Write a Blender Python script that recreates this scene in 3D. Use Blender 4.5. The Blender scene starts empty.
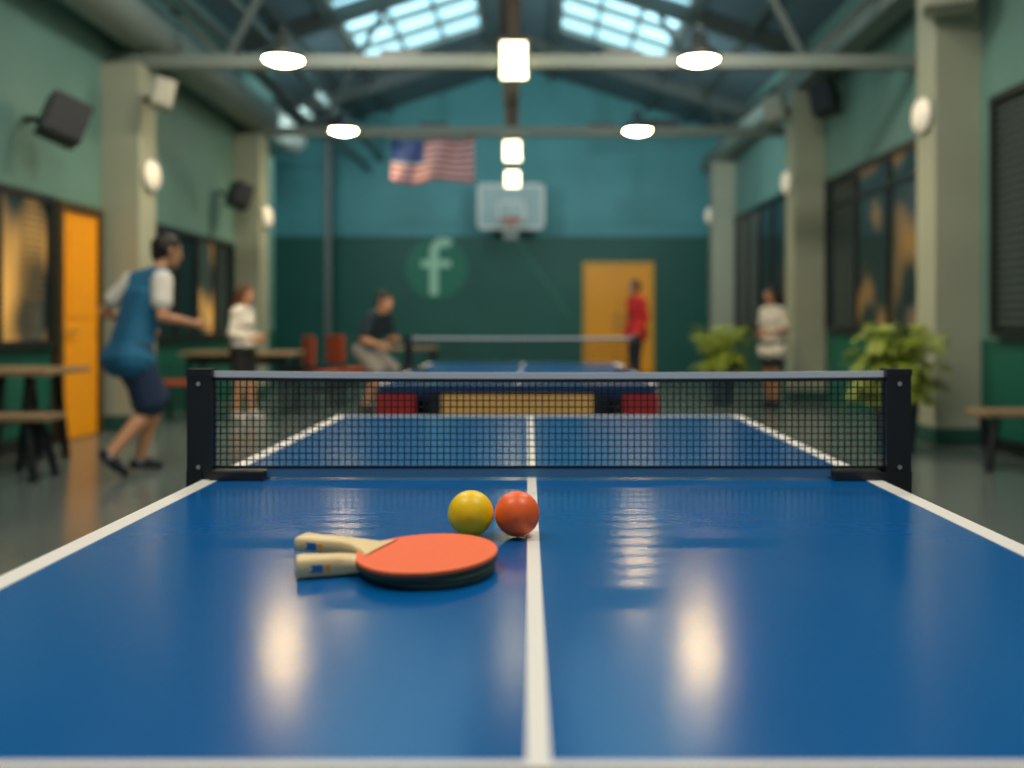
import bpy, bmesh, math, random
import numpy as np
from mathutils import Vector, Matrix
random.seed(7)
sc = bpy.context.scene
sc.view_settings.view_transform = 'Standard'

# ---------------------------------------------------------------- materials
def lin(h):
    h = h.lstrip('#'); out = []
    for i in (0, 2, 4):
        c = int(h[i:i+2], 16)/255
        out.append(c/12.92 if c <= .04045 else ((c+.055)/1.055)**2.4)
    return tuple(out)+(1,)

def mat(name, col, rough=.6, metal=0, emit=None, es=0, noise=0, nscale=8, coat=0, bump=0, spec=.5):
    m = bpy.data.materials.new(name); m.use_nodes = True
    nt = m.node_tree; b = nt.nodes['Principled BSDF']
    c = lin(col)
    b.inputs['Base Color'].default_value = c
    b.inputs['Roughness'].default_value = rough
    b.inputs['Metallic'].default_value = metal
    b.inputs['Specular IOR Level'].default_value = spec
    b.inputs['Coat Weight'].default_value = coat
    if emit:
        b.inputs['Emission Color'].default_value = lin(emit)
        b.inputs['Emission Strength'].default_value = es
    if noise or bump:
        tc = nt.nodes.new('ShaderNodeTexCoord')
        n = nt.nodes.new('ShaderNodeTexNoise'); n.inputs['Scale'].default_value = nscale
        n.inputs['Detail'].default_value = 5
        nt.links.new(tc.outputs['Object'], n.inputs['Vector'])
        if noise:
            mx = nt.nodes.new('ShaderNodeMix'); mx.data_type = 'RGBA'
            mx.inputs[6].default_value = tuple(max(0, v*(1-noise)) for v in c[:3])+(1,)
            mx.inputs[7].default_value = tuple(min(1, v*(1+noise)) for v in c[:3])+(1,)
            nt.links.new(n.outputs['Fac'], mx.inputs[0])
            nt.links.new(mx.outputs[2], b.inputs['Base Color'])
        if bump:
            bp = nt.nodes.new('ShaderNodeBump'); bp.inputs['Strength'].default_value = bump
            bp.inputs['Distance'].default_value = .01
            nt.links.new(n.outputs['Fac'], bp.inputs['Height'])
            nt.links.new(bp.outputs['Normal'], b.inputs['Normal'])
    return m

def wall_mat(name, low, high, zsplit, rough=.55):
    m = mat(name, high, rough)
    nt = m.node_tree; b = nt.nodes['Principled BSDF']
    g = nt.nodes.new('ShaderNodeNewGeometry'); s = nt.nodes.new('ShaderNodeSeparateXYZ')
    nt.links.new(g.outputs['Position'], s.inputs[0])
    gt = nt.nodes.new('ShaderNodeMath'); gt.operation = 'GREATER_THAN'; gt.inputs[1].default_value = zsplit
    nt.links.new(s.outputs['Z'], gt.inputs[0])
    mx = nt.nodes.new('ShaderNodeMix'); mx.data_type = 'RGBA'
    mx.inputs[6].default_value = lin(low); mx.inputs[7].default_value = lin(high)
    nt.links.new(gt.outputs[0], mx.inputs[0])
    n = nt.nodes.new('ShaderNodeTexNoise'); n.inputs['Scale'].default_value = 1.3
    n.inputs['Detail'].default_value = 6
    nt.links.new(g.outputs['Position'], n.inputs['Vector'])
    mr = nt.nodes.new('ShaderNodeMapRange'); mr.inputs[3].default_value = .82; mr.inputs[4].default_value = 1.18
    nt.links.new(n.outputs['Fac'], mr.inputs[0])
    mu = nt.nodes.new('ShaderNodeMix'); mu.data_type = 'RGBA'; mu.blend_type = 'MULTIPLY'; mu.inputs[0].default_value = 1
    nt.links.new(mx.outputs[2], mu.inputs[6]); nt.links.new(mr.outputs[0], mu.inputs[7])
    nt.links.new(mu.outputs[2], b.inputs['Base Color'])
    return m

M = {}
M['back'] = wall_mat('paint_back', '09594e', '519da3', 2.95)
M['side'] = wall_mat('paint_side', '0b5f4e', '6a9288', .95)
M['column'] = wall_mat('paint_column', '1d5148', 'a5a892', .16)
M['roof'] = mat('roof_deck', '52696f', .8, noise=.15)
M['steel'] = mat('painted_steel', '7d8880', .5, noise=.1)
M['steeld'] = mat('dark_steel', '505d5a', .5, noise=.1)
M['rail'] = mat('bronze_rail', '3a2d22', .5, noise=.1)
M['duct'] = mat('duct_metal', '8f9a92', .45, .3, noise=.1, nscale=4)
M['floor'] = mat('polished_concrete', '606a68', .19, noise=.25, nscale=1.5)
M['black'] = mat('black_plastic', '0d1119', .35)
M['frame'] = mat('window_frame_paint', '161f20', .4)
M['glass'] = mat('dark_glass', '1b2e32', .1, noise=.5, nscale=.8)
def lit_glass(name, sc_, st, lo):
    m = mat(name, '1f3033', .1)
    nt = m.node_tree; b = nt.nodes['Principled BSDF']
    g = nt.nodes.new('ShaderNodeTexCoord')
    n = nt.nodes.new('ShaderNodeTexNoise'); n.inputs['Scale'].default_value = sc_; n.inputs['Detail'].default_value = 0
    nt.links.new(g.outputs['Object'], n.inputs['Vector'])
    r = nt.nodes.new('ShaderNodeValToRGB')
    r.color_ramp.elements[0].position = lo; r.color_ramp.elements[0].color = (.03, .03, .02, 1)
    r.color_ramp.elements[1].position = .75; r.color_ramp.elements[1].color = (1, .5, .1, 1)
    nt.links.new(n.outputs['Fac'], r.inputs[0]); nt.links.new(r.outputs[0], b.inputs['Emission Color'])
    b.inputs['Emission Strength'].default_value = st
    return m
M['glassw'] = lit_glass('lit_room_glass', 1.7, .75, .42)
M['glassr'] = lit_glass('dim_room_glass', 1.6, .25, .47)
M['orange'] = mat('orange_door_paint', 'ffa40e', .45, noise=.05)
M['dframe'] = mat('door_frame_wood', '4c3a1e', .5)
M['yframe'] = mat('door_frame_yellow', 'dca02c', .5)
M['metal'] = mat('brushed_metal', 'b8b8b4', .3, 1)
M['white'] = mat('white_paint', 'e8e6df', .45)
M['cream'] = mat('cream_plastic', 'a5a594', .5)
M['blind'] = mat('blind_fabric', '6a5a3c', .8)
M['table'] = mat('blue_table_top', '005a9e', .18, noise=.06, nscale=60, bump=.02)
M['tablee'] = mat('table_edge', '0b2f5e', .4)
M['line'] = mat('table_line_white', 'f0ece6', .35)
M['net'] = mat('net_cord', '10141b', .8)
M['tape'] = mat('net_tape', 'd5d8dc', .7)
M['sheenlow'] = mat('net_low_sheen', '4a7da6', .5)  # pale blue of the table sheen below the net, put into colour
M['lamp'] = mat('lamp_glow', 'fff0cc', .5, emit='ffdfa8', es=80)
M['lampw'] = mat('lamp_glow_white', 'fff6e0', .5, emit='fff0c0', es=6)
M['globe'] = mat('lamp_globe', 'efe4d0', .4, emit='fff0d8', es=.25)
M['sky'] = mat('skylight_pane', 'cfeef8', .3, emit='a8e0f2', es=1.4)
M['shade'] = mat('lamp_shade', '2a2f2e', .4)
M['rubber'] = mat('red_rubber', 'fa6c38', .55, noise=.06, nscale=200, bump=.05)
M['rubberd'] = mat('black_rubber', '16211f', .6)
M['ply'] = mat('pale_plywood', 'ecd09a', .5, noise=.12, nscale=30)
M['edge'] = mat('paddle_edge_tape', '22403a', .5, noise=.5, nscale=60)
M['label'] = mat('label_blue', '2a6fb0', .4)
M['labelo'] = mat('label_orange', 'f0a030', .4)
M['ycel'] = mat('yellow_ball', 'ffd20a', .4, noise=.05, nscale=30)
M['ocel'] = mat('orange_ball', 'ff6a2c', .4, noise=.03, nscale=30)
M['wood'] = mat('warm_wood', '957b5c', .5, noise=.2, nscale=5)
M['tan'] = mat('tan_panel', 'e8b468', .5, noise=.15, nscale=6)
M['red'] = mat('red_panel', 'b02424', .5)
M['chair'] = mat('chair_red', 'b04a2c', .5)
M['pot'] = mat('planter_glaze', '2d4350', .4)
M['soil'] = mat('soil', '2a1e14', .9)
M['leaf'] = mat('fern_leaf', '90a034', .5, noise=.6, nscale=9)
M['fred'] = mat('flag_red', 'c23a44', .7)
M['fwhite'] = mat('flag_white', 'd9d5d8', .7)
M['fblue'] = mat('flag_blue', '2c4f98', .7)
M['logo'] = mat('emblem_disc', '1f7860', .6)
M['logof'] = mat('emblem_letter', 'b0dcc0', .6)
M['stripe'] = mat('painted_stripe', '2c6e60', .6)
M['board'] = mat('backboard', '9fb9bb', .3)
M['rimo'] = mat('rim_orange', 'd85a20', .5)
M['screen'] = mat('screen_black', '0c1216', .45)

# ---------------------------------------------------------------- builder
class B:
    def __init__(s): s.v = []; s.f = []; s.m = []; s.s = []; s.mats = []
    def mi(s, k):
        if k not in s.mats: s.mats.append(k)
        return s.mats.index(k)
    def add(s, vs, fs, k, smooth=False, T=None):
        o = len(s.v)
        for v in vs:
            v = Vector(v)
            if T is not None: v = T @ v
            s.v.append(v)
        i = s.mi(k)
        for f in fs:
            s.f.append([o+a for a in f]); s.m.append(i); s.s.append(smooth)
    def box(s, x0, x1, y0, y1, z0, z1, k, T=None):
        vs = [(x, y, z) for z in (z0, z1) for y in (y0, y1) for x in (x0, x1)]
        s.add(vs, [(0, 2, 3, 1), (4, 5, 7, 6), (0, 1, 5, 4), (2, 6, 7, 3), (0, 4, 6, 2), (1, 3, 7, 5)], k, False, T)
        return s
    def beam(s, p0, p1, w, h, k, up=(0, 0, 1)):
        p0 = Vector(p0); p1 = Vector(p1); d = p1-p0; L = d.length; d.normalize()
        up = Vector(up)
        if abs(d.dot(up)) > .98: up = Vector((0, 1, 0))
        a = d.cross(up).normalized(); b = a.cross(d).normalized()
        T = Matrix((( a.x, d.x, b.x, p0.x), (a.y, d.y, b.y, p0.y), (a.z, d.z, b.z, p0.z), (0, 0, 0, 1)))
        return s.box(-w/2, w/2, 0, L, -h/2, h/2, k, T)
    def tube(s, p0, p1, r0, r1, k, seg=14, smooth=True):
        p0 = Vector(p0); p1 = Vector(p1); d = (p1-p0).normalized()
        q = d.to_track_quat('Z', 'Y').to_matrix()
        vs = []
        for p, r in ((p0, r0), (p1, r1)):
            for i in range(seg):
                a = 2*math.pi*i/seg
                vs.append(p+q@Vector((r*math.cos(a), r*math.sin(a), 0)))
        fs = [(i, (i+1) % seg, seg+(i+1) % seg, seg+i) for i in range(seg)]
        s.add(vs, fs, k, smooth)
        s.add(vs[:seg], [tuple(reversed(range(seg)))], k); s.add(vs[seg:], [tuple(range(seg))], k)
        return s
    def lathe(s, c, prof, k, seg=32, T=None, smooth=True):
        vs = []
        for r, z in prof:
            for i in range(seg):
                a = 2*math.pi*i/seg
                vs.append(Vector((r*math.cos(a), r*math.sin(a), z)))
        fs = []
        for j in range(len(prof)-1):
            for i in range(seg):
                fs.append((j*seg+i, j*seg+(i+1) % seg, (j+1)*seg+(i+1) % seg, (j+1)*seg+i))
        TT = Matrix.Translation(Vector(c))
        if T is not None: TT = TT @ T
        s.add(vs, fs, k, smooth, TT)
        return s
    def prism(s, pts, z0, z1, kt, ks, kb=None, T=None):
        n = len(pts)
        lo = [(p[0], p[1], z0) for p in pts]; hi = [(p[0], p[1], z1) for p in pts]
        s.add(hi, [tuple(range(n))], kt, False, T)
        s.add(lo, [tuple(reversed(range(n)))], kb or ks, False, T)
        s.add(lo+hi, [(i, (i+1) % n, n+(i+1) % n, n+i) for i in range(n)], ks, True, T)
        return s
    def build(s, name, bevel=0, origin=None, merge=False):
        xs = [v.x for v in s.v]; ys = [v.y for v in s.v]; zs = [v.z for v in s.v]
        o = Vector(origin) if origin else Vector(((min(xs)+max(xs))/2, (min(ys)+max(ys))/2, min(zs)))
        me = bpy.data.meshes.new(name)
        me.from_pydata([tuple(v-o) for v in s.v], [], s.f)
        for k in s.mats: me.materials.append(M[k])
        me.polygons.foreach_set('material_index', s.m)
        me.polygons.foreach_set('use_smooth', s.s)
        me.update()
        ob = bpy.data.objects.new(name, me); ob.location = o
        sc.collection.objects.link(ob)
        if bevel:
            md = ob.modifiers.new('bevel', 'BEVEL'); md.width = bevel; md.segments = 2
            md.limit_method = 'ANGLE'; md.angle_limit = math.radians(50)
        return ob

XL, XR, YB = -4.4, 4.0, 20.0
RX, RZ, SL = -.3, 6.6, .32     # ridge x, z, slope
def rz(x): return RZ - SL*abs(x-RX)

# ---------------------------------------------------------------- shell
B().box(-6.6, 4.3, -3.5, 20.3, -.1, 0, 'floor').build('floor')
B().box(XL-.25, XL, -3.5, 15.6, 0, rz(XL), 'side').build('wall_left')
B().box(-6.5, XL-.25, 15.35, 15.6, 0, rz(-6.5), 'side').build('wall_left_return')
B().box(-6.6, -6.35, 15.6, 20, 0, rz(-6.5), 'side').build('wall_alcove')
B().box(XR, XR+.25, -3.5, 20, 0, rz(XR), 'side').build('wall_right')
b = B()
pts = [(-6.6, 0), (4.25, 0), (4.25, rz(4.25)), (RX, RZ), (-6.6, rz(-6.6))]
T = Matrix(((1, 0, 0, 0), (0, 0, -1, YB+.25), (0, 1, 0, 0), (0, 0, 0, 1)))
b.prism(pts, 0, .25, 'back', 'back', 'back', T); b.build('wall_back')
# ceiling: roof deck with skylight openings filled by panes
SKY = [(-3.0, -.95), (.45, 2.3)]
SY0, SY1 = 9.9, 16.6
b = B()
def roofquad(b, x0, x1, y0, y1, k, t=.12, off=0):
    vs = []
    for dz in (off, off+t):
        for x, y in ((x0, y0), (x1, y0), (x1, y1), (x0, y1)): vs.append((x, y, rz(x)+dz))
    b.add(vs, [(3, 2, 1, 0), (4, 5, 6, 7), (0, 1, 5, 4), (1, 2, 6, 5), (2, 3, 7, 6), (3, 0, 4, 7)], k)
xs = [-6.8, -3.0, -.95, RX, .45, 2.3, 4.5]
for i in range(6):
    x0, x1 = xs[i], xs[i+1]
    if i in (1, 4):
        roofquad(b, x0, x1, -3.6, SY0, 'roof'); roofquad(b, x0, x1, SY1, 20.4, 'roof')
    else: roofquad(b, x0, x1, -3.6, 20.4, 'roof')
b.build('ceiling')
for n, (x0, x1) in enumerate(SKY):
    b = B(); roofquad(b, x0, x1, SY0, SY1, 'sky', .03, .06)
    for k in range(9):
        y = SY0+(SY1-SY0)*k/8; w = .07 if k not in (4,) else .16
        b.beam((x0, y, rz(x0)), (x1, y, rz(x1)), w, .1, 'steel')
    for k in range(4):
        x = x0+(x1-x0)*k/3; b.beam((x, SY0, rz(x)), (x, SY1, rz(x)), .05, .1, 'steel')
    b.build('window_skylight_%d' % (n+1))
# roof frames
for n, y in enumerate((5.2, 9.6, 13.7, 17.6)):
    zt = (3.75, 3.8, 3.92, 3.92)[n]
    b = B()
    b.beam((XL, y, rz(XL)-.13), (RX, y, RZ-.13), .14, .24, 'steeld')
    b.beam((XR, y, rz(XR)-.13), (RX, y, RZ-.13), .14, .24, 'steeld')
    if n in (1, 2):
        b.beam((XL, y, zt), (XR, y, zt), .12, .13, 'steel')
        b.beam((-3.2, y, zt), (-2.2, y, rz(-2.2)-.2), .06, .07, 'steeld')
        b.beam((2.8, y, zt), (1.8, y, rz(1.8)-.2), .06, .07, 'steeld')
        b.beam((-3.2, y, zt), (XL+.02, y, rz(XL)-.3), .06, .07, 'steeld')
        b.beam((2.8, y, zt), (XR-.02, y, rz(XR)-.3), .06, .07, 'steeld')
    b.build('roof_truss')
b = B()
for x in (-5.2, -3.7, -3.1, -.85, .35, 2.4, 3.2):
    b.beam((x, -3.4, rz(x)-.06), (x, 19.95, rz(x)-.06), .09, .12, 'steeld')
b.build('roof_purlins')
B().beam((3.72, -3.4, 4.45), (3.72, 20, 4.45), .3, .28, 'steel').build('trim_eaves_girder')
b = B(); b.beam((-.18, 6, 4.55), (-.44, 17.6, 4.55), .24, .22, 'rail')
for y, xx in ((9.6, -.26), (13.7, -.35), (17.5, -.43)): b.beam((xx, y, 4.6), (xx, y, RZ-.2), .08, .08, 'rail')
b.build('lighting_rail')
# ducts / pipes
b = B()
b.tube((-4.08, -3.3, 4.16), (-4.08, 15.5, 4.16), .25, .25, 'duct', 28)
for y in range(-2, 16, 2): b.tube((-4.08, y, 4.16), (-4.08, y+.07, 4.16), .27, .27, 'duct', 28)
b.build('ventilation_duct')
b = B()
for x, z, r in ((-3.55, 4.35, .045), (-3.3, 4.6, .06)):
    b.tube((x, -3.3, z), (x, 19.95, z), r, r, 'steeld')
b.build('ceiling_pipes')
# columns
for y in (9.38, 13.5):
    B().box(XL-.01, -4.0, y, y+.4, 0, 3.74 if y < 10 else 3.86, 'column').build('column', .015)
for y, x in ((8.3, 3.58), (12.73, 3.55), (18.5, 3.55)):
    B().box(x, XR+.01, y, y+.4, 0, 4.31, 'column').build('column', .015)
B().box(-4.0, -3.88, 17.6, 17.72, 0, rz(-3.9)-.2, 'steeld').build('support_post')

# windows (frame + panes) on side walls
def side_window(n, side, y0, y1, z0, z1, div, hdiv=None, slats=False, blindcols=(), lit=(), lk='glassw'):
    x = XL if side < 0 else XR
    s = 1 if side < 0 else -1
    def bx(b, d0, d1, a0, a1, c0, c1, k):
        xa, xb = x+s*d0, x+s*d1
        b.box(min(xa, xb), max(xa, xb), a0, a1, c0, c1, k)
    b = B()
    for k in range(div):
        bx(b, .0, .02, y0+(y1-y0)*k/div, y0+(y1-y0)*(k+1)/div, z0, z1, lk if k in lit else 'glass')
    w = .07
    for a0, a1, c0, c1 in ((y0-w, y1+w, z1, z1+w), (y0-w, y1+w, z0-w, z0), (y0-w, y0, z0, z1), (y1, y1+w, z0, z1)):
        bx(b, 0, .07, a0, a1, c0, c1, 'frame')
    for k in range(1, div):
        yy = y0+(y1-y0)*k/div; bx(b, .0, .055, yy-.035, yy+.035, z0, z1, 'frame')
    if hdiv: bx(b, .0, .05, y0, y1, hdiv-.025, hdiv+.025, 'frame')
    if slats:
        zz = z0+.04
        while zz < z1-.03:
            bx(b, .02, .04, y0, y1, zz, zz+.03, 'steeld'); zz += .07
    for k in blindcols:
        a0 = y0+(y1-y0)*(k+.45)/div; a1 = y0+(y1-y0)*(k+1)/div-.05
        zz = z0+.35
        while zz < z1-.05:
            bx(b, .02, .028, a0, a1, zz, zz+.028, 'blind'); zz += .06
    b.build('window_%d' % n)
side_window(1, -1, 5.2, 8.3, .95, 2.17, 4, None, False, (3,), (2, 3))
side_window(2, -1, 10.6, 13.3, .95, 2.17, 4, None, False, (), (2,))
side_window(3, 1, 4.9, 7.95, 1.05, 2.98, 3, None, True)
side_window(4, 1, 9.35, 12.5, 1.05, 2.95, 3, 2.65, lit=(0, 1), lk='glassr')
side_window(5, 1, 14.6, 18.2, 1.05, 3.1, 4)
# doors
b = B()
b.box(XL+.002, XL+.05, 8.5, 9.2, 0.01, 2.15, 'orange')
for a0, a1, c0, c1 in ((8.42, 8.5, 0, 2.23), (9.2, 9.28, 0, 2.23), (8.5, 9.2, 2.15, 2.23)):
    b.box(XL+.002, XL+.08, a0, a1, c0, c1, 'dframe')
b.box(XL+.05, XL+.06, 8.62, 9.08, 1.15, 1.95, 'orange')
b.tube((XL+.05, 8.6, 1.02), (XL+.11, 8.6, 1.02), .012, .012, 'metal'); b.tube((XL+.1, 8.6, 1.02), (XL+.1, 8.73, 1.02), .011, .011, 'metal')
b.build('door_1')
b = B()
b.box(1.12, 1.79, 19.93, 19.998, .01, 2.3, 'orange'); b.box(1.8, 2.47, 19.93, 19.998, .01, 2.3, 'orange')
for x0, x1, c0, c1 in ((1.03, 1.12, 0, 2.39), (2.47, 2.56, 0, 2.39), (1.12, 2.47, 2.3, 2.39)):
    b.box(x0, x1, 19.9, 19.998, c0, c1, 'yframe')
for x in (1.72, 1.88): b.tube((x, 19.88, .9), (x, 19.88, 1.3), .015, .015, 'metal')
for x in (1.72, 1.88):
    for z in (.92, 1.28): b.tube((x, 19.88, z), (x, 19.94, z), .01, .01, 'metal')
b.build('door_2')
B().box(XL, XL+.03, -3.4, 8.4, 0, .12, 'frame').build('baseboard_left')
B().box(XR-.03, XR, -3.4, 8.25, 0, .12, 'frame').build('baseboard_right')
B().box(-6.3, 1.02, 19.97, 20, 0, .12, 'frame').build('baseboard_back')

# emblem
b = B()
T = Matrix.Translation((-2.12, 19.985, 2.26)) @ Matrix.Rotation(math.pi/2, 4, 'X')
circ = [(.67*math.cos(2*math.pi*i/48), .67*math.sin(2*math.pi*i/48)) for i in range(48)]
b.prism(circ, -.012, .0, 'logo', 'logo', None, T)
def arcstrip(cx, cy, r0, r1, a0, a1, n=16):
    o = [(cx+r1*math.cos(math.radians(a0+(a1-a0)*i/n)), cy+r1*math.sin(math.radians(a0+(a1-a0)*i/n))) for i in range(n+1)]
    i_ = [(cx+r0*math.cos(math.radians(a0+(a1-a0)*i/n)), cy+r0*math.sin(math.radians(a0+(a1-a0)*i/n))) for i in range(n+1)]
    return o, i_
def strip(b, o, i_, z, k, T):
    n = len(o); vs = [(p[0], p[1], z) for p in o]+[(p[0], p[1], z) for p in i_]
    b.add(vs, [(j, j+1, n+j+1, n+j) for j in range(n-1)], k, False, T)
o, i_ = arcstrip(.16, .34, .13, .31, 180, 50); strip(b, o, i_, .006, 'logof', T)
b.prism([(-.15, -.58), (.03, -.58), (.03, .34), (-.15, .34)], .002, .006, 'logof', 'logof', None, T)
b.prism([(-.34, .02), (.3, .02), (.3, .17), (-.34, .17)], .002, .0065, 'logof', 'logof', None, T)
o, i_ = arcstrip(0, 0, .62, .64, 0, 360, 48); strip(b, o, i_, .004, 'stripe', T)
b.build('wall_emblem')
B().beam((-.4, 19.99, 2.9), (.75, 19.99, 1.2), .01, .07, 'stripe').build('wall_stripe')

# basketball backboard + hoop
b = B(); yb = 19.3
b.box(-1.2, .2, yb, yb+.05, 3.03, 3.98, 'board')
for x0, x1, z0, z1 in ((-1.2, .2, 3.92, 3.98), (-1.2, .2, 3.03, 3.09), (-1.2, -1.14, 3.03, 3.98), (.14, .2, 3.03, 3.98),
                       (-.78, -.74, 3.2, 3.62), (-.26, -.22, 3.2, 3.62), (-.78, -.22, 3.58, 3.62)):
    b.box(x0, x1, yb-.012, yb+.06, z0, z1, 'white')
for i in range(24):
    a0 = 2*math.pi*i/24; a1 = 2*math.pi*(i+1)/24; c = (-.5, yb-.3)
    b.tube((c[0]+.23*math.cos(a0), c[1]+.23*math.sin(a0), 3.2), (c[0]+.23*math.cos(a1), c[1]+.23*math.sin(a1), 3.2), .02, .02, 'rimo', 6)
    if i % 2 == 0:
        for w in (-1, 1):
            am = a0+w*.26
            b.tube((c[0]+.23*math.cos(a0), c[1]+.23*math.sin(a0), 3.19), (c[0]+.15*math.cos(am), c[1]+.15*math.sin(am), 2.98), .006, .006, 'white', 4)
            b.tube((c[0]+.15*math.cos(am), c[1]+.15*math.sin(am), 2.98), (c[0]+.12*math.cos(a0), c[1]+.12*math.sin(a0), 2.8), .006, .006, 'white', 4)
b.box(-.56, -.44, yb-.09, yb, 3.12, 3.24, 'rimo')
for x in (-.9, -.1):
    b.beam((x, yb+.04, 3.7), (x, 19.99, 3.7), .05, .05, 'steeld'); b.beam((x, yb+.04, 3.3), (x, 19.98, 3.7), .05, .05, 'steeld')
b.build('basketball_hoop')

# flag hanging from the tie beam
b = B()
W, H, NX, NZ = 1.22, .6, 52, 26
def fp(u, v, o=0):
    x = -2.12+W*u
    y = 13.6+.06*math.sin(u*9)+.04*math.sin(u*17+v*3)+o
    z = 3.8-H*v-.05*math.sin(u*math.pi)*.7-.03*math.sin(u*8)*v
    return (x, y, z)
vs = [fp(i/NX, j/NZ) for j in range(NZ+1) for i in range(NX+1)]
groups = {'fred': [], 'fwhite': [], 'fblue': []}
for j in range(NZ):
    for i in range(NX):
        st = j//2
        k = 'fblue' if (i < NX*.4 and st < 7) else ('fred' if st % 2 == 0 else 'fwhite')
        groups[k].append((j*(NX+1)+i, j*(NX+1)+i+1, (j+1)*(NX+1)+i+1, (j+1)*(NX+1)+i))
for k, fs in groups.items(): b.add(vs, fs, k, True)
for r in range(5):
    for c in range(6):
        u = .035+.4*c/6.3; v = .05+.5*r/5.2; su, sv = .009, .018
        for ang in range(5):
            a = math.radians(90+72*ang)
            p = [fp(u+su*math.cos(a), v-sv*math.sin(a), -.006), fp(u+.4*su*math.cos(a+1.26), v-.4*sv*math.sin(a+1.26), -.006), fp(u+.4*su*math.cos(a-1.26), v-.4*sv*math.sin(a-1.26), -.006)]
            b.add(p, [(0, 1, 2)], 'fwhite')
b.tube((-2.15, 13.6, 3.82), (-.87, 13.6, 3.82), .015, .015, 'wood')
for x in (-2.05, -.95): b.tube((x, 13.62, 3.82), (x, 13.64, 3.9), .008, .008, 'black')
b.build('national_flag')

# lamps
def dome_lamp(x, y, z, yb_, zb_):
    b = B()
    b.lathe((x, y, z), [(0, .03), (.18, .03), (.2, .0), (.205, .0), (.19, .06), (.14, .12), (.09, .16), (.08, .26), (.03, .28), (.0, .28)], 'shade')
    b.lathe((x, y, z), [(0.0, -.035), (.08, -.03), (.14, -.012), (.185, .012), (.185, .03), (0, .03)], 'lamp')
    b.tube((x, y, z+.26), (x, y, z+.36), .014, .014, 'black', 8)
    b.tube((x, y-.015, z+.35), (x, yb_+.02, z+.35), .014, .014, 'black', 8)
    b.tube((x, yb_, z+.36), (x, yb_, zb_+.06), .014, .014, 'black', 8)
    b.build('pendant_lamp')
    l = bpy.data.lights.new('pendant_light', 'SPOT'); l.energy = 120; l.color = (1, .86, .62); l.spot_size = 2.5; l.spot_blend = .8; l.shadow_soft_size = .15
    o = bpy.data.objects.new('pendant_light', l); o.location = (x, y, z-.06); sc.collection.objects.link(o)
dome_lamp(-2.5, 9.2, 3.70, 9.6, 3.8); dome_lamp(1.63, 9.2, 3.70, 9.6, 3.8)
dome_lamp(-2.75, 13.3, 3.84, 13.7, 3.92); dome_lamp(1.47, 13.3, 3.84, 13.7, 3.92)
def box_lamp(x, y, z, h=.3):
    b = B()
    b.box(x-.13, x+.13, y-.13, y+.13, z, z+h, 'lampw')
    b.box(x-.15, x+.15, y-.15, y+.15, z+h, z+h+.06, 'shade')
    for sx in (-1, 1):
        for sy in (-1, 1): b.box(x+sx*.135-.012, x+sx*.135+.012, y+sy*.135-.012, y+sy*.135+.012, z, z+h, 'shade')
    b.box(x-.05, x+.05, y-.03, y+.03, z+h+.06, 4.438, 'rail')
    b.build('lantern_light', .005)
box_lamp(-.21, 9.25, 3.57); box_lamp(-.35, 14.4, 3.63, .26); box_lamp(-.41, 17, 3.6, .24)
# round wall lights on columns
def disc_lamp(x, y, z, s):
    T = Matrix.Rotation(s*math.pi/2, 4, 'Y')
    b = B(); b.lathe((x, y, z), [(0, 0), (.17, 0), (.175, .03), (.16, .035)], 'cream', 28, T)
    b.lathe((x, y, z), [(.16, .03), (.14, .075), (.08, .1), (0, .105)], 'globe', 28, T)
    b.build('round_wall_light')
for x, y, z, s in ((3.58, 8.48, 3.0, -1), (3.55, 12.93, 3.05, -1), (3.55, 18.7, 3.25, -1), (-4.0, 9.58, 2.62, 1), (-4.0, 13.7, 2.65, 1)):
    disc_lamp(x, y, z, s)
# speakers
def speaker(x, y, z, w, d, h, yaw, pitch, k, anchor, roll=0):
    T = Matrix.Translation((x, y, z)) @ Matrix.Rotation(yaw, 4, 'Z') @ Matrix.Rotation(pitch, 4, 'X') @ Matrix.Rotation(roll, 4, 'Y')
    b = B(); b.box(-w/2, w/2, -d/2, d/2, -h/2, h/2, k, T)
    b.box(-w/2+.02, w/2-.02, -d/2-.008, -d/2, -h/2+.02, h/2-.02, k, T)
    b.beam((x, y, z), anchor, .05, .05, 'black')
    b.build('wall_speaker', .01)
speaker(-4.02, 7.9, 2.83, .32, .26, .36, .75, -.1, 'screen', (XL, 8.0, 2.86), .35)
speaker(-4.08, 12.8, 2.85, .26, .24, .34, .75, -.1, 'screen', (XL, 12.9, 2.9), .35)
speaker(3.75, 12.0, 4.0, .3, .26, .42, -.7, -.1, 'screen', (XR, 12.1, 4.05), -.2)
speaker(3.62, 8.1, 3.98, .42, .3, .3, -.4, -.1, 'cream', (3.75, 8.35, 3.98))
speaker(-3.72, 9.25, 3.38, .2, .2, .28, .5, -.1, 'cream', (-4.0, 9.5, 3.38), .2)
speaker(3.3, 12.75, 4.02, .26, .24, .34, -.5, -.1, 'cream', (3.6, 12.9, 4.05), -.2)

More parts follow.
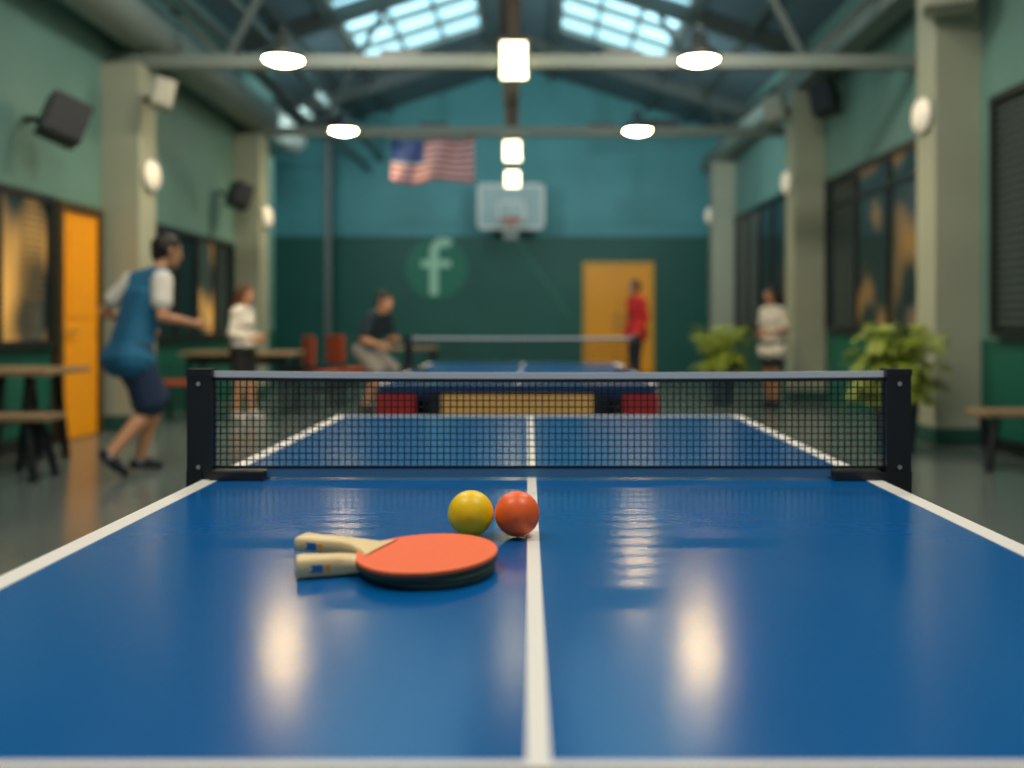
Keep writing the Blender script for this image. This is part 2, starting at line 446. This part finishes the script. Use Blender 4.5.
# ---------------------------------------------------------------- main table
def tt_table(name, x0, x1, y0, y1, ztop, yn, nx0, nx1, cl, detailed):
    b = B()
    th = .025
    b.box(x0, x1, y0, y1, ztop-th, ztop, 'table')
    b.box(x0+.02, x1-.02, y0+.02, y1-.02, ztop-.075, ztop-th, 'tablee')
    lw = .036; e = .0012
    b.box(x0, x0+lw, y0, y1, ztop-.01, ztop+e, 'line'); b.box(x1-lw, x1, y0, y1, ztop-.01, ztop+e, 'line')
    b.box(x0, x1, y0, y0+.012, ztop-.01, ztop+e*1.2, 'line'); b.box(x0, x1, y1-.02, y1, ztop-.01, ztop+e*1.2, 'line')
    w = .01
    a, c = cl
    b.add([(a-w, y0, ztop+e), (a+w, y0, ztop+e), (c+w, y1, ztop+e), (c-w, y1, ztop+e)], [(0, 1, 2, 3)], 'line')
    for x in (x0+.25, x1-.25):
        for y in (y0+.3, y1-.3):
            b.box(x-.03, x+.03, y-.03, y+.03, 0, ztop-.07, 'black')
        b.box(x-.02, x+.02, y0+.3, y1-.3, .2, .25, 'black')
    zt = ztop+.247
    for sgn, xa, xb in ((-1, nx0, nx0+.055), (1, nx1-.055, nx1)):
        b.box(xa, xb, yn-.018, yn+.018, ztop+.003, zt, 'black')
        b.box(xa-.001, xb+.001, yn-.021, yn+.021, zt-.012, zt+.003, 'black')
        xi = xb if sgn < 0 else xa
        xe = xi+(.12 if sgn < 0 else -.12)
        b.box(min(xi, xe), max(xi, xe), yn-.03, yn+.03, ztop+.002, ztop+.02, 'black')
        b.box(min(xa, xe), max(xb, xe), yn-.022, yn+.022, ztop-.055, ztop-.026, 'black')
        if sgn < 0: b.box(xa-.0, x0, yn-.022, yn+.022, ztop-.055, ztop+.02, 'black')
        else: b.box(x1, xb, yn-.022, yn+.022, ztop-.055, ztop+.02, 'black')
        for z in (ztop+.03, zt-.03):
            xm = (xa+xb)/2
            b.tube((xm, yn-.023, z), (xm, yn-.017, z), .005, .005, 'metal', 10)
    xa, xb = nx0+.055, nx1-.055
    zb = ztop+.028; sag = .004
    def top(x):
        u = (x-xa)/(xb-xa); return zt-.002-sag*4*u*(1-u)
    N = 40
    for i in range(N):
        u0 = xa+(xb-xa)*i/N; u1 = xa+(xb-xa)*(i+1)/N
        for (zA0, zA1, zB0, zB1, k) in ((top(u0), top(u1), top(u0)-.014, top(u1)-.014, 'tape'), (top(u0)-.014, top(u1)-.014, top(u0)-.022, top(u1)-.022, 'net')):
            vs = [(u0, yn-.003, zB0), (u1, yn-.003, zB1), (u1, yn-.003, zA1), (u0, yn-.003, zA0),
                  (u0, yn+.003, zB0), (u1, yn+.003, zB1), (u1, yn+.003, zA1), (u0, yn+.003, zA0)]
            b.add(vs, [(0, 1, 2, 3), (5, 4, 7, 6), (3, 2, 6, 7), (1, 0, 4, 5)], k)
    b.box(xa, xb, yn-.002, yn+.002, zb-.004, zb+.002, 'net')
    b.box(xa+.12, xb-.12, yn-.0015, yn+.0015, ztop+.004, zb-.004, 'sheenlow')  # upright strip painted as the glare on the table under the net
    step = .0148 if detailed else .03
    r = .0012 if detailed else .0018
    n = int((xb-xa)/step)
    for i in range(n+1):
        x = xa+(xb-xa)*i/n
        b.box(x-r, x+r, yn-r, yn+r, zb, top(x)-.018, 'net')
    nz = int((zt-.02-zb)/step)
    for j in range(1, nz):
        z = zb+(zt-.024-zb)*j/nz
        b.box(xa, xb, yn-r, yn+r, z-r, z+r, 'net')
    return b
b = tt_table('t', -.748, .778, .738, 3.5, .76, 2.1, -.783, .846, (.003, -.018), True)
b.build('table_tennis_table', origin=(.015, 2.12, 0))
b = tt_table('t', -.90, .70, 5.25, 7.95, .76, 6.6, -.93, .75, (-.1, -.1), False)
b.box(-.54, .33, 5.24, 5.8, .08, .70, 'tan')
for x in (-.60, .33): b.box(x, x+.07, 5.235, 5.82, 0, .70, 'black')
b.box(-.90, -.68, 5.24, 5.75, .02, .70, 'red'); b.box(.50, .70, 5.24, 5.75, .02, .70, 'red')
b.build('table_tennis_table', origin=(-.1, 6.6, 0))

# balls with a seam
def ball(name, x, y, r, k):
    b = B()
    n = 32
    b.lathe((x, y, .7612+r), [(max(1e-5, r*math.sin(math.pi*i/n)), -r*math.cos(math.pi*i/n)) for i in range(n+1)], k, 48)
    T = Matrix.Rotation(1.0, 4, 'X')
    b.lathe((x, y, .7612+r), [(r*.9999, -.0006), (r*1.003, 0), (r*.9999, .0006)], k, 48, T)
    b.build(name)
ball('yellow_ping_pong_ball', -.1065, 1.535, .0378, 'ycel')
ball('orange_ping_pong_ball', -.0295, 1.535, .0372, 'ocel')

# paddles
def paddle(cx, cy, z, ang, la, wb, top, bot, handle_len=.105, hh=.0125, zoff=0):
    T = Matrix.Translation((cx, cy, z)) @ Matrix.Rotation(ang, 4, 'Z')
    b = B()
    def blade(s=1.0):
        out = []
        for i in range(64):
            a = 2*math.pi*i/64
            c, s_ = math.cos(a), math.sin(a)
            out.append((la*s*c, wb*s*s_*(1-.06*max(0, -c))))
        return out
    b.prism(blade(1.0), .0035, .0075, 'edge', 'edge', None, T)
    b.prism(blade(.992), .0075, .0115, top, 'rubberd' if top != 'rubber' else 'rubber', None, T)
    b.prism(blade(.992), 0, .0035, bot, bot, None, T)
    xh = -la-handle_len
    prof = [(-la*.72, .054, .0045), (-la*.9, .032, .0055), (-la-.012, .019, hh*.85), (-la-.03, .0165, hh), (xh+.03, .0175, hh), (xh+.006, .0205, hh*1.06), (xh+.001, .0200, hh*1.02), (xh, .0185, hh*.9)]
    zc = .0075+.002+zoff; vs = []; seg = 16
    for x, w, h in prof:
        for i in range(seg):
            a = 2*math.pi*i/seg
            ca, sa = math.cos(a), math.sin(a)
            q = .5
            yy = w*math.copysign(abs(ca)**q, ca); zz = h*math.copysign(abs(sa)**q, sa)
            vs.append((x, yy, max(zc+zz, .0)))
    fs = [(j*seg+i, j*seg+(i+1) % seg, (j+1)*seg+(i+1) % seg, (j+1)*seg+i) for j in range(len(prof)-1) for i in range(seg)]
    fs.append(tuple(range(len(vs)-seg, len(vs))))
    b.add(vs, fs, 'ply', True, T)
    b.box(xh+.012, xh+.036, -.0185, .0185, zc-.006, zc+.005, 'label', T)
    b.box(xh+.040, xh+.046, -.0182, .0182, zc-.006, zc+.005, 'labelo', T)
    b.build('table_tennis_paddle')
paddle(-.154, 1.335, .7615, math.radians(13), .096, .112, 'edge', 'rubberd', .088, .0140, .004)
paddle(-.156, 1.338, .7735, math.radians(-18), .100, .118, 'rubber', 'edge', .108, .0120, .000)

# ---------------------------------------------------------------- furniture
b = B()
x0, x1, y = -4.33, -3.62, 6.85
b.box(x0, x1, y, y+.7, .71, .75, 'wood')
b.box(x0, x1+.24, y-.45, y-.17, .42, .46, 'wood')
for x in (x1-.2, x0+.3):
    b.beam((x, y+.15, .71), (x, y+.02, .0), .05, .05, 'black'); b.beam((x, y+.55, .71), (x, y+.7, 0), .05, .05, 'black')
    b.box(x-.025, x+.025, y-.43, y+.6, .37, .42, 'black')
for x, dx in ((x1+.08, .08), (x1-.22, -.08)):
    b.beam((x, y-.4, .42), (x+dx, y-.46, 0), .05, .05, 'black'); b.beam((x, y-.22, .42), (x+dx, y-.16, 0), .05, .05, 'black')
b.build('picnic_table', .006)
b = B()
b.box(-4.2, -2.85, 10.9, 11.5, .71, .75, 'wood')
for x in (-4.1, -2.95):
    for y in (10.97, 11.43): b.beam((x, y, .71), (x*1.0, y, 0), .05, .05, 'black')
b.box(-4.1, -2.95, 10.95, 10.99, .6, .7, 'black')
b.build('dining_table', .006)
b = B()
b.box(-4.2, -3.62, 10.05, 10.35, .42, .46, 'chair')
for x in (-4.1, -3.72): b.beam((x, 10.09, .42), (x-.04, 10.07, 0), .04, .04, 'black'); b.beam((x, 10.31, .42), (x+.04, 10.33, 0), .04, .04, 'black')
b.build('low_bench', .006)
def bench(x0, x1, y):
    b = B()
    b.box(x0, x1, y, y+.32, .405, .445, 'wood')
    for x in (x0+.12, x1-.15):
        b.beam((x, y+.05, .41), (x-.1, y-.02, 0), .045, .045, 'black'); b.beam((x, y+.27, .41), (x+.1, y+.34, 0), .045, .045, 'black')
        b.box(x-.02, x+.02, y+.03, y+.29, .3, .34, 'black')
    b.build('bench', .006)
bench(3.32, 3.95, 6.85)
def chair(x, y, yaw):
    T = Matrix.Translation((x, y, 0)) @ Matrix.Rotation(yaw, 4, 'Z')
    b = B()
    b.box(-.22, .22, -.22, .22, .43, .47, 'chair', T)
    b.box(-.22, .22, .19, .23, .55, .92, 'chair', T)
    for sx in (-.2, .2):
        b.box(sx-.018, sx+.018, -.21, -.175, 0, .43, 'black', T)
        b.box(sx-.018, sx+.018, .19, .225, 0, .9, 'black', T)
        b.box(sx-.012, sx+.012, -.2, .2, .22, .25, 'black', T)
    b.build('dining_chair', .008)
chair(-2.72, 11.98, 2.1); chair(-2.56, 12.75, 2.3)
b = B()
b.box(-2.3, -1.45, 13.3, 13.9, .7, .74, 'wood')
for x in (-2.25, -1.5):
    for y in (13.35, 13.85): b.box(x-.025, x+.025, y-.025, y+.025, 0, .7, 'black')
b.build('side_table', .006)

# ferns
def fern(x, y, zp, rad, rx, hz, n, seed):
    rnd = random.Random(seed)
    b = B()
    b.lathe((x, y, 0), [(0, 0), (rad*.7, 0), (rad*.75, .02), (rad*.95, zp*.9), (rad, zp*.92), (rad, zp), (rad*.9, zp), (rad*.88, zp-.05), (0, zp-.05)], 'pot')
    b.lathe((x, y, 0), [(0, zp-.03), (rad*.88, zp-.045)], 'soil')
    for i in range(n):
        az = rnd.uniform(0, 2*math.pi); L = rnd.uniform(.45, 1)*rx; up = rnd.uniform(.1, 1.0)*hz
        dirv = Vector((math.cos(az), math.sin(az), 0)); side = Vector((-dirv.y, dirv.x, 0))
        N = 11; pts = []
        for j in range(N+1):
            t = j/N
            pts.append(Vector((x, y, zp-.05)) + dirv*L*t*(1.05-.15*t) + Vector((0, 0, up*(2.1*t-1.45*t*t*(1.3-up/hz*.45))-.06*t*t)))
        for j in range(N):
            w = .006*(1-j/N)+.002
            b.add([pts[j]-side*w, pts[j]+side*w, pts[j+1]+side*w, pts[j+1]-side*w], [(0, 1, 2, 3)], 'leaf')
            if j > 0:
                d = (pts[j+1]-pts[j]).normalized(); l = .11*math.sin(math.pi*(j+.5)/(N+1.2))**.7*rx/.45
                for sg in (-1, 1):
                    tw = Vector((0, 0, rnd.uniform(-.05, .03)))
                    p = pts[j]; q = p+side*sg*l+d*.04+tw
                    m1 = p+side*sg*l*.45+d*.032; m2 = p+side*sg*l*.45-d*.008
                    b.add([p, m1, q, m2], [(0, 1, 2, 3)], 'leaf')
    b.build('potted_fern', origin=(x, y, 0))
fern(3.08, 7.9, .5, .2, .54, .78, 110, 3)
fern(2.5, 12.4, .5, .2, .5, .74, 100, 5)

# ---------------------------------------------------------------- people
def caps_mesh(vs, fs, p0, p1, r0, r1, seg=12):
    p0 = Vector(p0); p1 = Vector(p1); d = p1-p0
    if d.length < 1e-5: d = Vector((0, 0, 1e-4))
    q = d.to_track_quat('Z', 'Y').to_matrix(); n = d.normalized()
    rings = []
    for a in (-70, -40, -12): rings.append((p0, r0, math.radians(a)))
    for a in (12, 40, 70): rings.append((p1, r1, math.radians(a)))
    o = len(vs); vs.append(p0-n*r0)
    for p, r, a in rings:
        for i in range(seg):
            t = 2*math.pi*i/seg
            vs.append(p+n*r*math.sin(a)+q@Vector((r*math.cos(a)*math.cos(t), r*math.cos(a)*math.sin(t), 0)))
    vs.append(p1+n*r1)
    for i in range(seg): fs.append((o, o+1+(i+1) % seg, o+1+i))
    for j in range(5):
        for i in range(seg):
            fs.append((o+1+j*seg+i, o+1+j*seg+(i+1) % seg, o+1+(j+1)*seg+(i+1) % seg, o+1+(j+1)*seg+i))
    L = o+1+5*seg
    for i in range(seg): fs.append((L+i, L+(i+1) % seg, o+1+6*seg))

def person(name, loc, heading, J, C, S=1.0, voxel=.0085, g=1.0):
    F = Vector((math.cos(heading), math.sin(heading), 0)); R = Vector((math.sin(heading), -math.cos(heading), 0)); U = Vector((0, 0, 1))
    def W(p): return (R*p[0]+F*p[1]+U*p[2])*S
    caps = []
    def cap(a, b_, r0, r1, m): caps.append((a.copy(), b_.copy(), r0*S, r1*S, m))
    j = {k: W(v) for k, v in J.items() if len(v) == 3}
    pel, neck, head = j['pelvis'], j['neck'], j['head']
    lat = (j['shR']-j['shL']).normalized(); hlat = (j['hipR']-j['hipL']).normalized()
    shirt, sleeve, bot, skin, hair, shoe = C['shirt'], C.get('sleeve', C['shirt']), C['bottom'], 'skin', 'hair', C['shoe']
    lv = [(0.02, .078, .105), (.2, .068, .1), (.42, .062, .097), (.68, .078, .105), (.88, .098, .082), (.97, .1, .06)]
    if C.get('female'): lv = [(0.02, .082, .1), (.2, .06, .09), (.42, .048, .082), (.68, .066, .092), (.88, .078, .07), (.97, .08, .052)]
    if C.get('hem'): lv = [(-C['hem'], .1, .125)]+lv
    for s in (-1, 0, 1):
        pr = None
        for t, hw, r in lv:
            L_ = hlat.lerp(lat, max(t, 0)).normalized()
            bend = (F*S)*(-.02*math.sin(math.pi*max(t, 0)))
            p = pel.lerp(neck, t)+L_*hw*S*s+bend
            if pr is not None: cap(pr[0], p, pr[1]*g, r*g, shirt)
            pr = (p, r)
    cap(j['shL'], neck, .062*g, .06*g, shirt); cap(j['shR'], neck, .062*g, .06*g, shirt)
    if C.get('female'):
        for s in (-1, 1):
            cc = pel.lerp(neck, .7)+lat*.07*S*s+F*.075*S
            cap(cc, cc-U*.01, .055, .055, shirt)
    cap(j['hipL']+U*.0*S, j['hipR']+U*.0*S, .108*g, .108*g, bot)
    cap(pel-hlat*.04*S-U*.05*S-F*.03*S, pel+hlat*.04*S-U*.05*S-F*.03*S, .098*g, .098*g, bot)
    hf = W(C.get('look', (0, 1, 0))).normalized(); hs = hf.cross(U).normalized(); hu = hs.cross(hf).normalized()
    def H(f, s, u): return head+(hf*f+hs*s+hu*u)*S
    cap(neck-U*.01, H(-.02, 0, -.05), .056, .052, skin)
    cap(H(-.02, 0, .03), H(.012, 0, .03), .088, .084, skin)
    cap(H(.01, 0, .0), H(.03, 0, -.04), .075, .06, skin)
    cap(H(.03, 0, -.04), H(.056, 0, -.078), .055, .034, skin)
    cap(H(.09, 0, .012), H(.104, 0, -.02), .009, .015, skin)
    for s in (-1, 1):
        cap(H(.079, .031*s, .008), H(.079, .031*s, .008), .0145, .0145, 'eyew')
        cap(H(.088, .031*s, .008), H(.088, .031*s, .008), .008, .008, 'eyed')
        cap(H(.086, .018*s, .034), H(.08, .045*s, .034), .007, .006, hair)
        cap(H(.0, .086*s, -.018), H(-.008, .092*s, .018), .013, .017, skin)
    cap(H(.086, -.02, -.053), H(.086, .02, -.053), .009, .009, 'lip')
    cap(H(-.022, 0, .045), H(-.012, 0, .052), .1, .096, hair)
    cap(H(-.05, 0, .02), H(-.055, 0, -.03), .075, .055, hair)
    if C.get('hair') == 'long':
        for s in (-1, 0, 1):
            cap(H(-.05, .05*s, .0), H(-.075, .055*s, -.14), .06, .055, hair)
            cap(H(-.075, .055*s, -.14), H(-.085, .045*s, -.27), .055, .032, hair)
        for s in (-1, 1): cap(H(-.02, .07*s, .02), H(-.02, .08*s, -.16), .045, .03, hair)
    for sd in 'LR':
        sh, el, wr = j['sh'+sd], j['el'+sd], j['wr'+sd]
        k = .9 if C.get('female') else 1
        cap(sh, el, .05*k, .038*k, skin); cap(el, el.lerp(wr, .35), .038*k, .037*k, skin); cap(el.lerp(wr, .35), wr, .037*k, .025*k, skin)
        sl = C.get('sleevelen', .6)
        if sl <= 1: cap(sh, sh.lerp(el, sl), .066*k*g, .064*k*g, sleeve)
        else:
            cap(sh, el, .062*k, .05*k, sleeve); cap(el, el.lerp(wr, sl-1), .05*k, .038*k, sleeve)
        d = (wr-el).normalized()
        inw = (-lat if sd == 'R' else lat)
        nrm = (inw-d*inw.dot(d)).normalized()
        ac = d.cross(nrm).normalized()
        if ac.dot(U) < 0 and abs(ac.dot(U)) > .2: ac = -ac
        elif abs(ac.dot(U)) <= .2 and ac.dot(F) < 0: ac = -ac
        for q in (-1.2, -.4, .4, 1.2):
            cap(wr+ac*.008*q*S, wr+(d*.085+ac*.019*q)*S, .016, .0125, skin)
        for q, ln in ((1.2, .07), (.4, .08), (-.4, .075), (-1.2, .058)):
            a0 = wr+(d*.088+ac*.02*q)*S
            a1 = a0+(d*.55+nrm*.25+ac*.07*q).normalized()*ln*.5*S
            a2 = a1+(d*.5+nrm*.75+ac*.05*q).normalized()*ln*.5*S
            cap(a0, a1, .0092, .0085, skin); cap(a1, a2, .0085, .0072, skin)
        t0 = wr+(d*.03+ac*.024)*S; t1 = t0+(d*.5+ac*.75+nrm*.2).normalized()*.04*S; t2 = t1+(d*.85+ac*.25+nrm*.35).normalized()*.032*S
        cap(t0, t1, .013, .0105, skin); cap(t1, t2, .0105, .0085, skin)
    for sd in 'LR':
        hp, kn, an, toe = j['hip'+sd], j['kn'+sd], j['an'+sd], j['toe'+sd]
        k = .92 if C.get('female') else 1
        bl = C.get('botlen', .7); fl = C.get('flare', 1)
        cap(hp, kn, .082*k, .052*k, skin); cap(kn, kn.lerp(an, .3), .052*k, .056*k, skin)
        cap(kn.lerp(an, .3)-F*.012, an, .057*k, .036*k, skin)
        if bl <= 1: cap(hp, hp.lerp(kn, bl), .1*g*k, (.095*g*k if bl > .5 else .1*k)*fl, bot)
        else: cap(hp, kn, .102*k, .068*k, bot); cap(kn, kn.lerp(an, bl-1), .068*k, .056*k, bot)
        fd = (toe-an); fh = Vector((fd.x, fd.y, fd.z)).normalized()
        heel = an-fh*.045*S-U*.035*S*(1 if fd.z > -.12*S else .3)
        cap(an+(kn-an).normalized()*.03*S, an, .036, .04, C.get('sock', shoe))
        cap(heel, an.lerp(toe, .5)-U*.012*S, .036, .038, shoe); cap(an.lerp(toe, .25), toe, .042, .029, shoe)
        sdv = fh.cross(U).normalized()*.014*S
        cap(an.lerp(toe, .6)+sdv, toe+sdv*.9, .032, .026, shoe); cap(an.lerp(toe, .6)-sdv, toe-sdv*.7, .032, .026, shoe)
    vs, fs = [], []
    for a, b_, r0, r1, m in caps: caps_mesh(vs, fs, a, b_, r0, r1)
    me = bpy.data.meshes.new(name+'_src'); me.from_pydata([tuple(v) for v in vs], [], fs); me.update()
    tmp = bpy.data.objects.new('tmp', me); sc.collection.objects.link(tmp)
    md = tmp.modifiers.new('r', 'REMESH'); md.mode = 'VOXEL'; md.voxel_size = voxel*S
    sm = tmp.modifiers.new('s', 'SMOOTH'); sm.factor = .5; sm.iterations = 3
    bpy.context.view_layer.update()
    dg = bpy.context.evaluated_depsgraph_get()
    m2 = bpy.data.meshes.new_from_object(tmp.evaluated_get(dg)); m2.name = name
    bpy.data.objects.remove(tmp)
    names = []
    for c in caps:
        if c[4] not in names: names.append(c[4])
    n = len(m2.polygons); ctr = np.zeros(n*3); m2.polygons.foreach_get('center', ctr); ctr = ctr.reshape(-1, 3)
    best = np.full(n, 1e9); lab = np.zeros(n, int)
    for a, b_, r0, r1, m in caps:
        A = np.array(a); D = np.array(b_)-A; dd = max(D.dot(D), 1e-9)
        t = np.clip(((ctr-A)@D)/dd, 0, 1)
        ds = np.linalg.norm(ctr-A-t[:, None]*D, axis=1)-(r0+(r1-r0)*t)
        if m in ('eyew', 'eyed', 'lip'): ds = ds-.003
        w = ds < best; best[w] = ds[w]; lab[w] = names.index(m)
    m2.materials.clear()
    for nm in names: m2.materials.append(C['mats'][nm])
    m2.polygons.foreach_set('material_index', lab); m2.polygons.foreach_set('use_smooth', [True]*n); m2.update()
    zs = np.zeros(len(m2.vertices)*3); m2.vertices.foreach_get('co', zs); zmin = zs.reshape(-1, 3)[:, 2].min()
    ob = bpy.data.objects.new(name, m2); ob.location = (loc[0], loc[1], -zmin+.001); sc.collection.objects.link(ob)
    return ob

def cloth(n, c): return mat(n, c, .8, noise=.12, nscale=14, bump=.2)
SK = mat('skin', 'd0966f', .5, noise=.05); SK2 = mat('skin_tan', 'a8704f', .5, noise=.05)
HB = mat('hair_dark', '1c1410', .6, noise=.3, nscale=40); HBr = mat('hair_brown', '5a3419', .6, noise=.3, nscale=40)
EW = mat('eye_white', 'e8e4de', .3); ED = mat('eye_iris', '1a120c', .2); LP = mat('lips', 'a85a4c', .5)
WS = cloth('white_cloth', 'e6dfd2'); base = dict(eyew=EW, eyed=ED, lip=LP)

# running / walking player, left
person('man_player', (-2.95, 6.75), math.radians(48), dict(
    pelvis=(0, 0, .88), neck=(0, .18, 1.42), head=(0, .27, 1.585), shR=(.19, .14, 1.375), shL=(-.19, .10, 1.375),
    elR=(.27, .1, 1.12), wrR=(.16, .4, 1.07), elL=(-.36, -.04, 1.16), wrL=(-.3, .19, 1.05),
    hipR=(.095, 0, .86), hipL=(-.095, 0, .86), knR=(.11, .1, .47), anR=(.1, -.2, .16), toeR=(.1, -.08, .035),
    knL=(-.1, .24, .49), anL=(-.1, .11, .08), toeL=(-.1, .26, .032)),
    dict(shirt='vest', sleeve='ws', bottom='navy', shoe='shoe', sock='sock', sleevelen=.6, botlen=.84, flare=1.15, hem=.1, look=(.12, 1, -.12),
         mats=dict(base, skin=SK, hair=HB, vest=cloth('teal_vest', '1f6a90'), ws=WS, navy=cloth('navy_shorts', '1e3350'), shoe=cloth('dark_shoe', '1d2733'), sock=cloth('grey_sock', '8a8f94'))), g=1.16, S=1.03)
stand = dict(pelvis=(0, 0, .93), neck=(0, .0, 1.43), head=(0, .04, 1.6), shR=(.16, 0, 1.38), shL=(-.16, 0, 1.38),
    elR=(.22, -.03, 1.11), wrR=(.12, .18, 1.05), elL=(-.22, -.03, 1.11), wrL=(-.12, .18, 1.07),
    hipR=(.09, 0, .9), hipL=(-.09, 0, .9), knR=(.1, .02, .48), anR=(.1, -.03, .08), toeR=(.11, .12, .032),
    knL=(-.1, .05, .49), anL=(-.11, .06, .08), toeL=(-.12, .21, .032))
person('woman_spectator', (-3.28, 10.4), math.radians(-15), stand,
    dict(shirt='ws', bottom='blk', shoe='wshoe', sleevelen=1.7, botlen=.6, hair='long', female=True, look=(0, 1, -.25),
         mats=dict(base, skin=SK, hair=HBr, ws=WS, blk=cloth('black_shorts', '15171c'), wshoe=cloth('white_shoe', 'd8d4cc'))), S=.88, g=1.15)
person('man_crouching', (-1.98, 11.3), math.radians(-25), dict(
    pelvis=(0, -.1, .78), neck=(0, .08, 1.2), head=(0, .17, 1.34), shR=(.18, .09, 1.16), shL=(-.18, .09, 1.16),
    elR=(.25, .04, .9), wrR=(.18, .22, .84), elL=(-.25, .08, .9), wrL=(-.12, .26, .9),
    hipR=(.1, -.1, .76), hipL=(-.1, -.1, .76), knR=(.15, .2, .5), anR=(.14, -.02, .08), toeR=(.17, .13, .032),
    knL=(-.15, .22, .5), anL=(-.16, .05, .08), toeL=(-.19, .2, .032)),
    dict(shirt='dk', bottom='gry', shoe='shoe', sleevelen=.7, botlen=.9, look=(0, 1, -.2),
         mats=dict(base, skin=SK, hair=HB, dk=cloth('dark_teal_shirt', '1a2e3a'), gry=cloth('grey_shorts', '857f7a'), shoe=cloth('dark_shoe2', '20262c'))), g=1.1)
st2 = dict(stand); st2.update(wrR=(.2, .08, .86), wrL=(-.2, .1, .86), shR=(.185, 0, 1.39), shL=(-.185, 0, 1.39), elR=(.25, -.04, 1.12), elL=(-.25, -.04, 1.12))
person('man_in_red_shirt', (1.68, 15.4), math.radians(205), st2,
    dict(shirt='rd', bottom='pant', shoe='shoe', sleevelen=1.8, botlen=1.92, look=(.1, 1, 0), hem=.1,
         mats=dict(base, skin=SK2, hair=HB, rd=cloth('red_shirt', 'c02024'), pant=cloth('dark_trousers', '1b2230'), shoe=cloth('dark_shoe3', '141414'))), voxel=.009, g=1.2, S=1.04)
person('woman_in_white', (3.08, 12.0), math.radians(215), stand,
    dict(shirt='ws', bottom='blk', shoe='shoe', sleevelen=.7, botlen=.6, hair='long', female=True, look=(0, 1, -.15), hem=.2,
         mats=dict(base, skin=SK2, hair=HB, ws=cloth('off_white_top', 'd4ccbc'), blk=cloth('black_skirt', '18191e'), shoe=cloth('dark_shoe4', '1a1a1c'))), S=.9, g=1.15)

# ---------------------------------------------------------------- lights
def area(name, loc, sx, sy, e, col, rot=(0, 0, 0)):
    l = bpy.data.lights.new(name, 'AREA'); l.shape = 'RECTANGLE'; l.size = sx; l.size_y = sy; l.energy = e; l.color = col
    o = bpy.data.objects.new(name, l); o.location = loc; o.rotation_euler = rot; sc.collection.objects.link(o)
for y, e, tilt in ((1.3, 85, 0), (5.2, 75, 0), (7.6, 50, 48)):  # out-of-view overhead panels, added as fill for table, walls and people
    for x in (-1.9, 1.6):
        b = B(); b.box(x-.65, x+.65, y-.18, y+.18, 4.83, 4.91, 'white')
        for s in (-.5, .5): b.tube((x+s, y, 4.88), (x+s, y, rz(x+s)), .008, .008, 'black', 6)
        b.build('added_fill_panel')
        area('added_fill_panel_lamp', (x, y+(.08 if tilt else 0), 4.82 if not tilt else 4.7), 1.2, .3 if not tilt else .2, e, (1, .93, .8), (math.radians(tilt), 0, 0))
for y, zt, x, e in ((9.6, 3.8, -1.4, 22), (9.6, 3.8, .9, 22), (13.7, 3.92, -1.5, 26), (13.7, 3.92, 1.0, 26)):  # uplights added on top of the tie beams to brighten the ceiling
    b = B(); b.box(x-.2, x+.2, y-.05, y+.05, zt+.066, zt+.12, 'shade'); b.build('added_uplight')
    area('added_uplight_lamp', (x, y, zt+.13), .38, .08, e, (.72, .92, 1), (math.pi, 0, 0))
for x in (-3.2, 1.9):  # washers with small housings, added to brighten the back wall
    b = B(); b.box(x-.25, x+.25, 13.78, 13.86, 4.0, 4.12, 'shade'); b.box(x-.03, x+.03, 13.7, 13.8, 3.98, 4.06, 'shade'); b.build('added_wash_light')
    area('added_wash_light_lamp', (x, 13.88, 4.06), .45, .1, 70, (.85, .97, 1), (math.radians(92), 0, 0))
w = bpy.data.worlds.new('world'); sc.world = w; w.use_nodes = True
w.node_tree.nodes['Background'].inputs[0].default_value = (.8, .95, 1, 1)
w.node_tree.nodes['Background'].inputs[1].default_value = .33

# ---------------------------------------------------------------- camera
cam = bpy.data.cameras.new('camera'); co = bpy.data.objects.new('camera', cam); sc.collection.objects.link(co)
co.location = (0, 0, 1.118); co.rotation_euler = (math.pi/2, 0, 0)
cam.sensor_width = 36; cam.lens = 926/1024*36
cam.shift_x = -23/1024; cam.shift_y = -63/1024
cam.dof.use_dof = True; cam.dof.focus_distance = 1.72; cam.dof.aperture_fstop = 1.5
cam.clip_start = .05
sc.camera = co
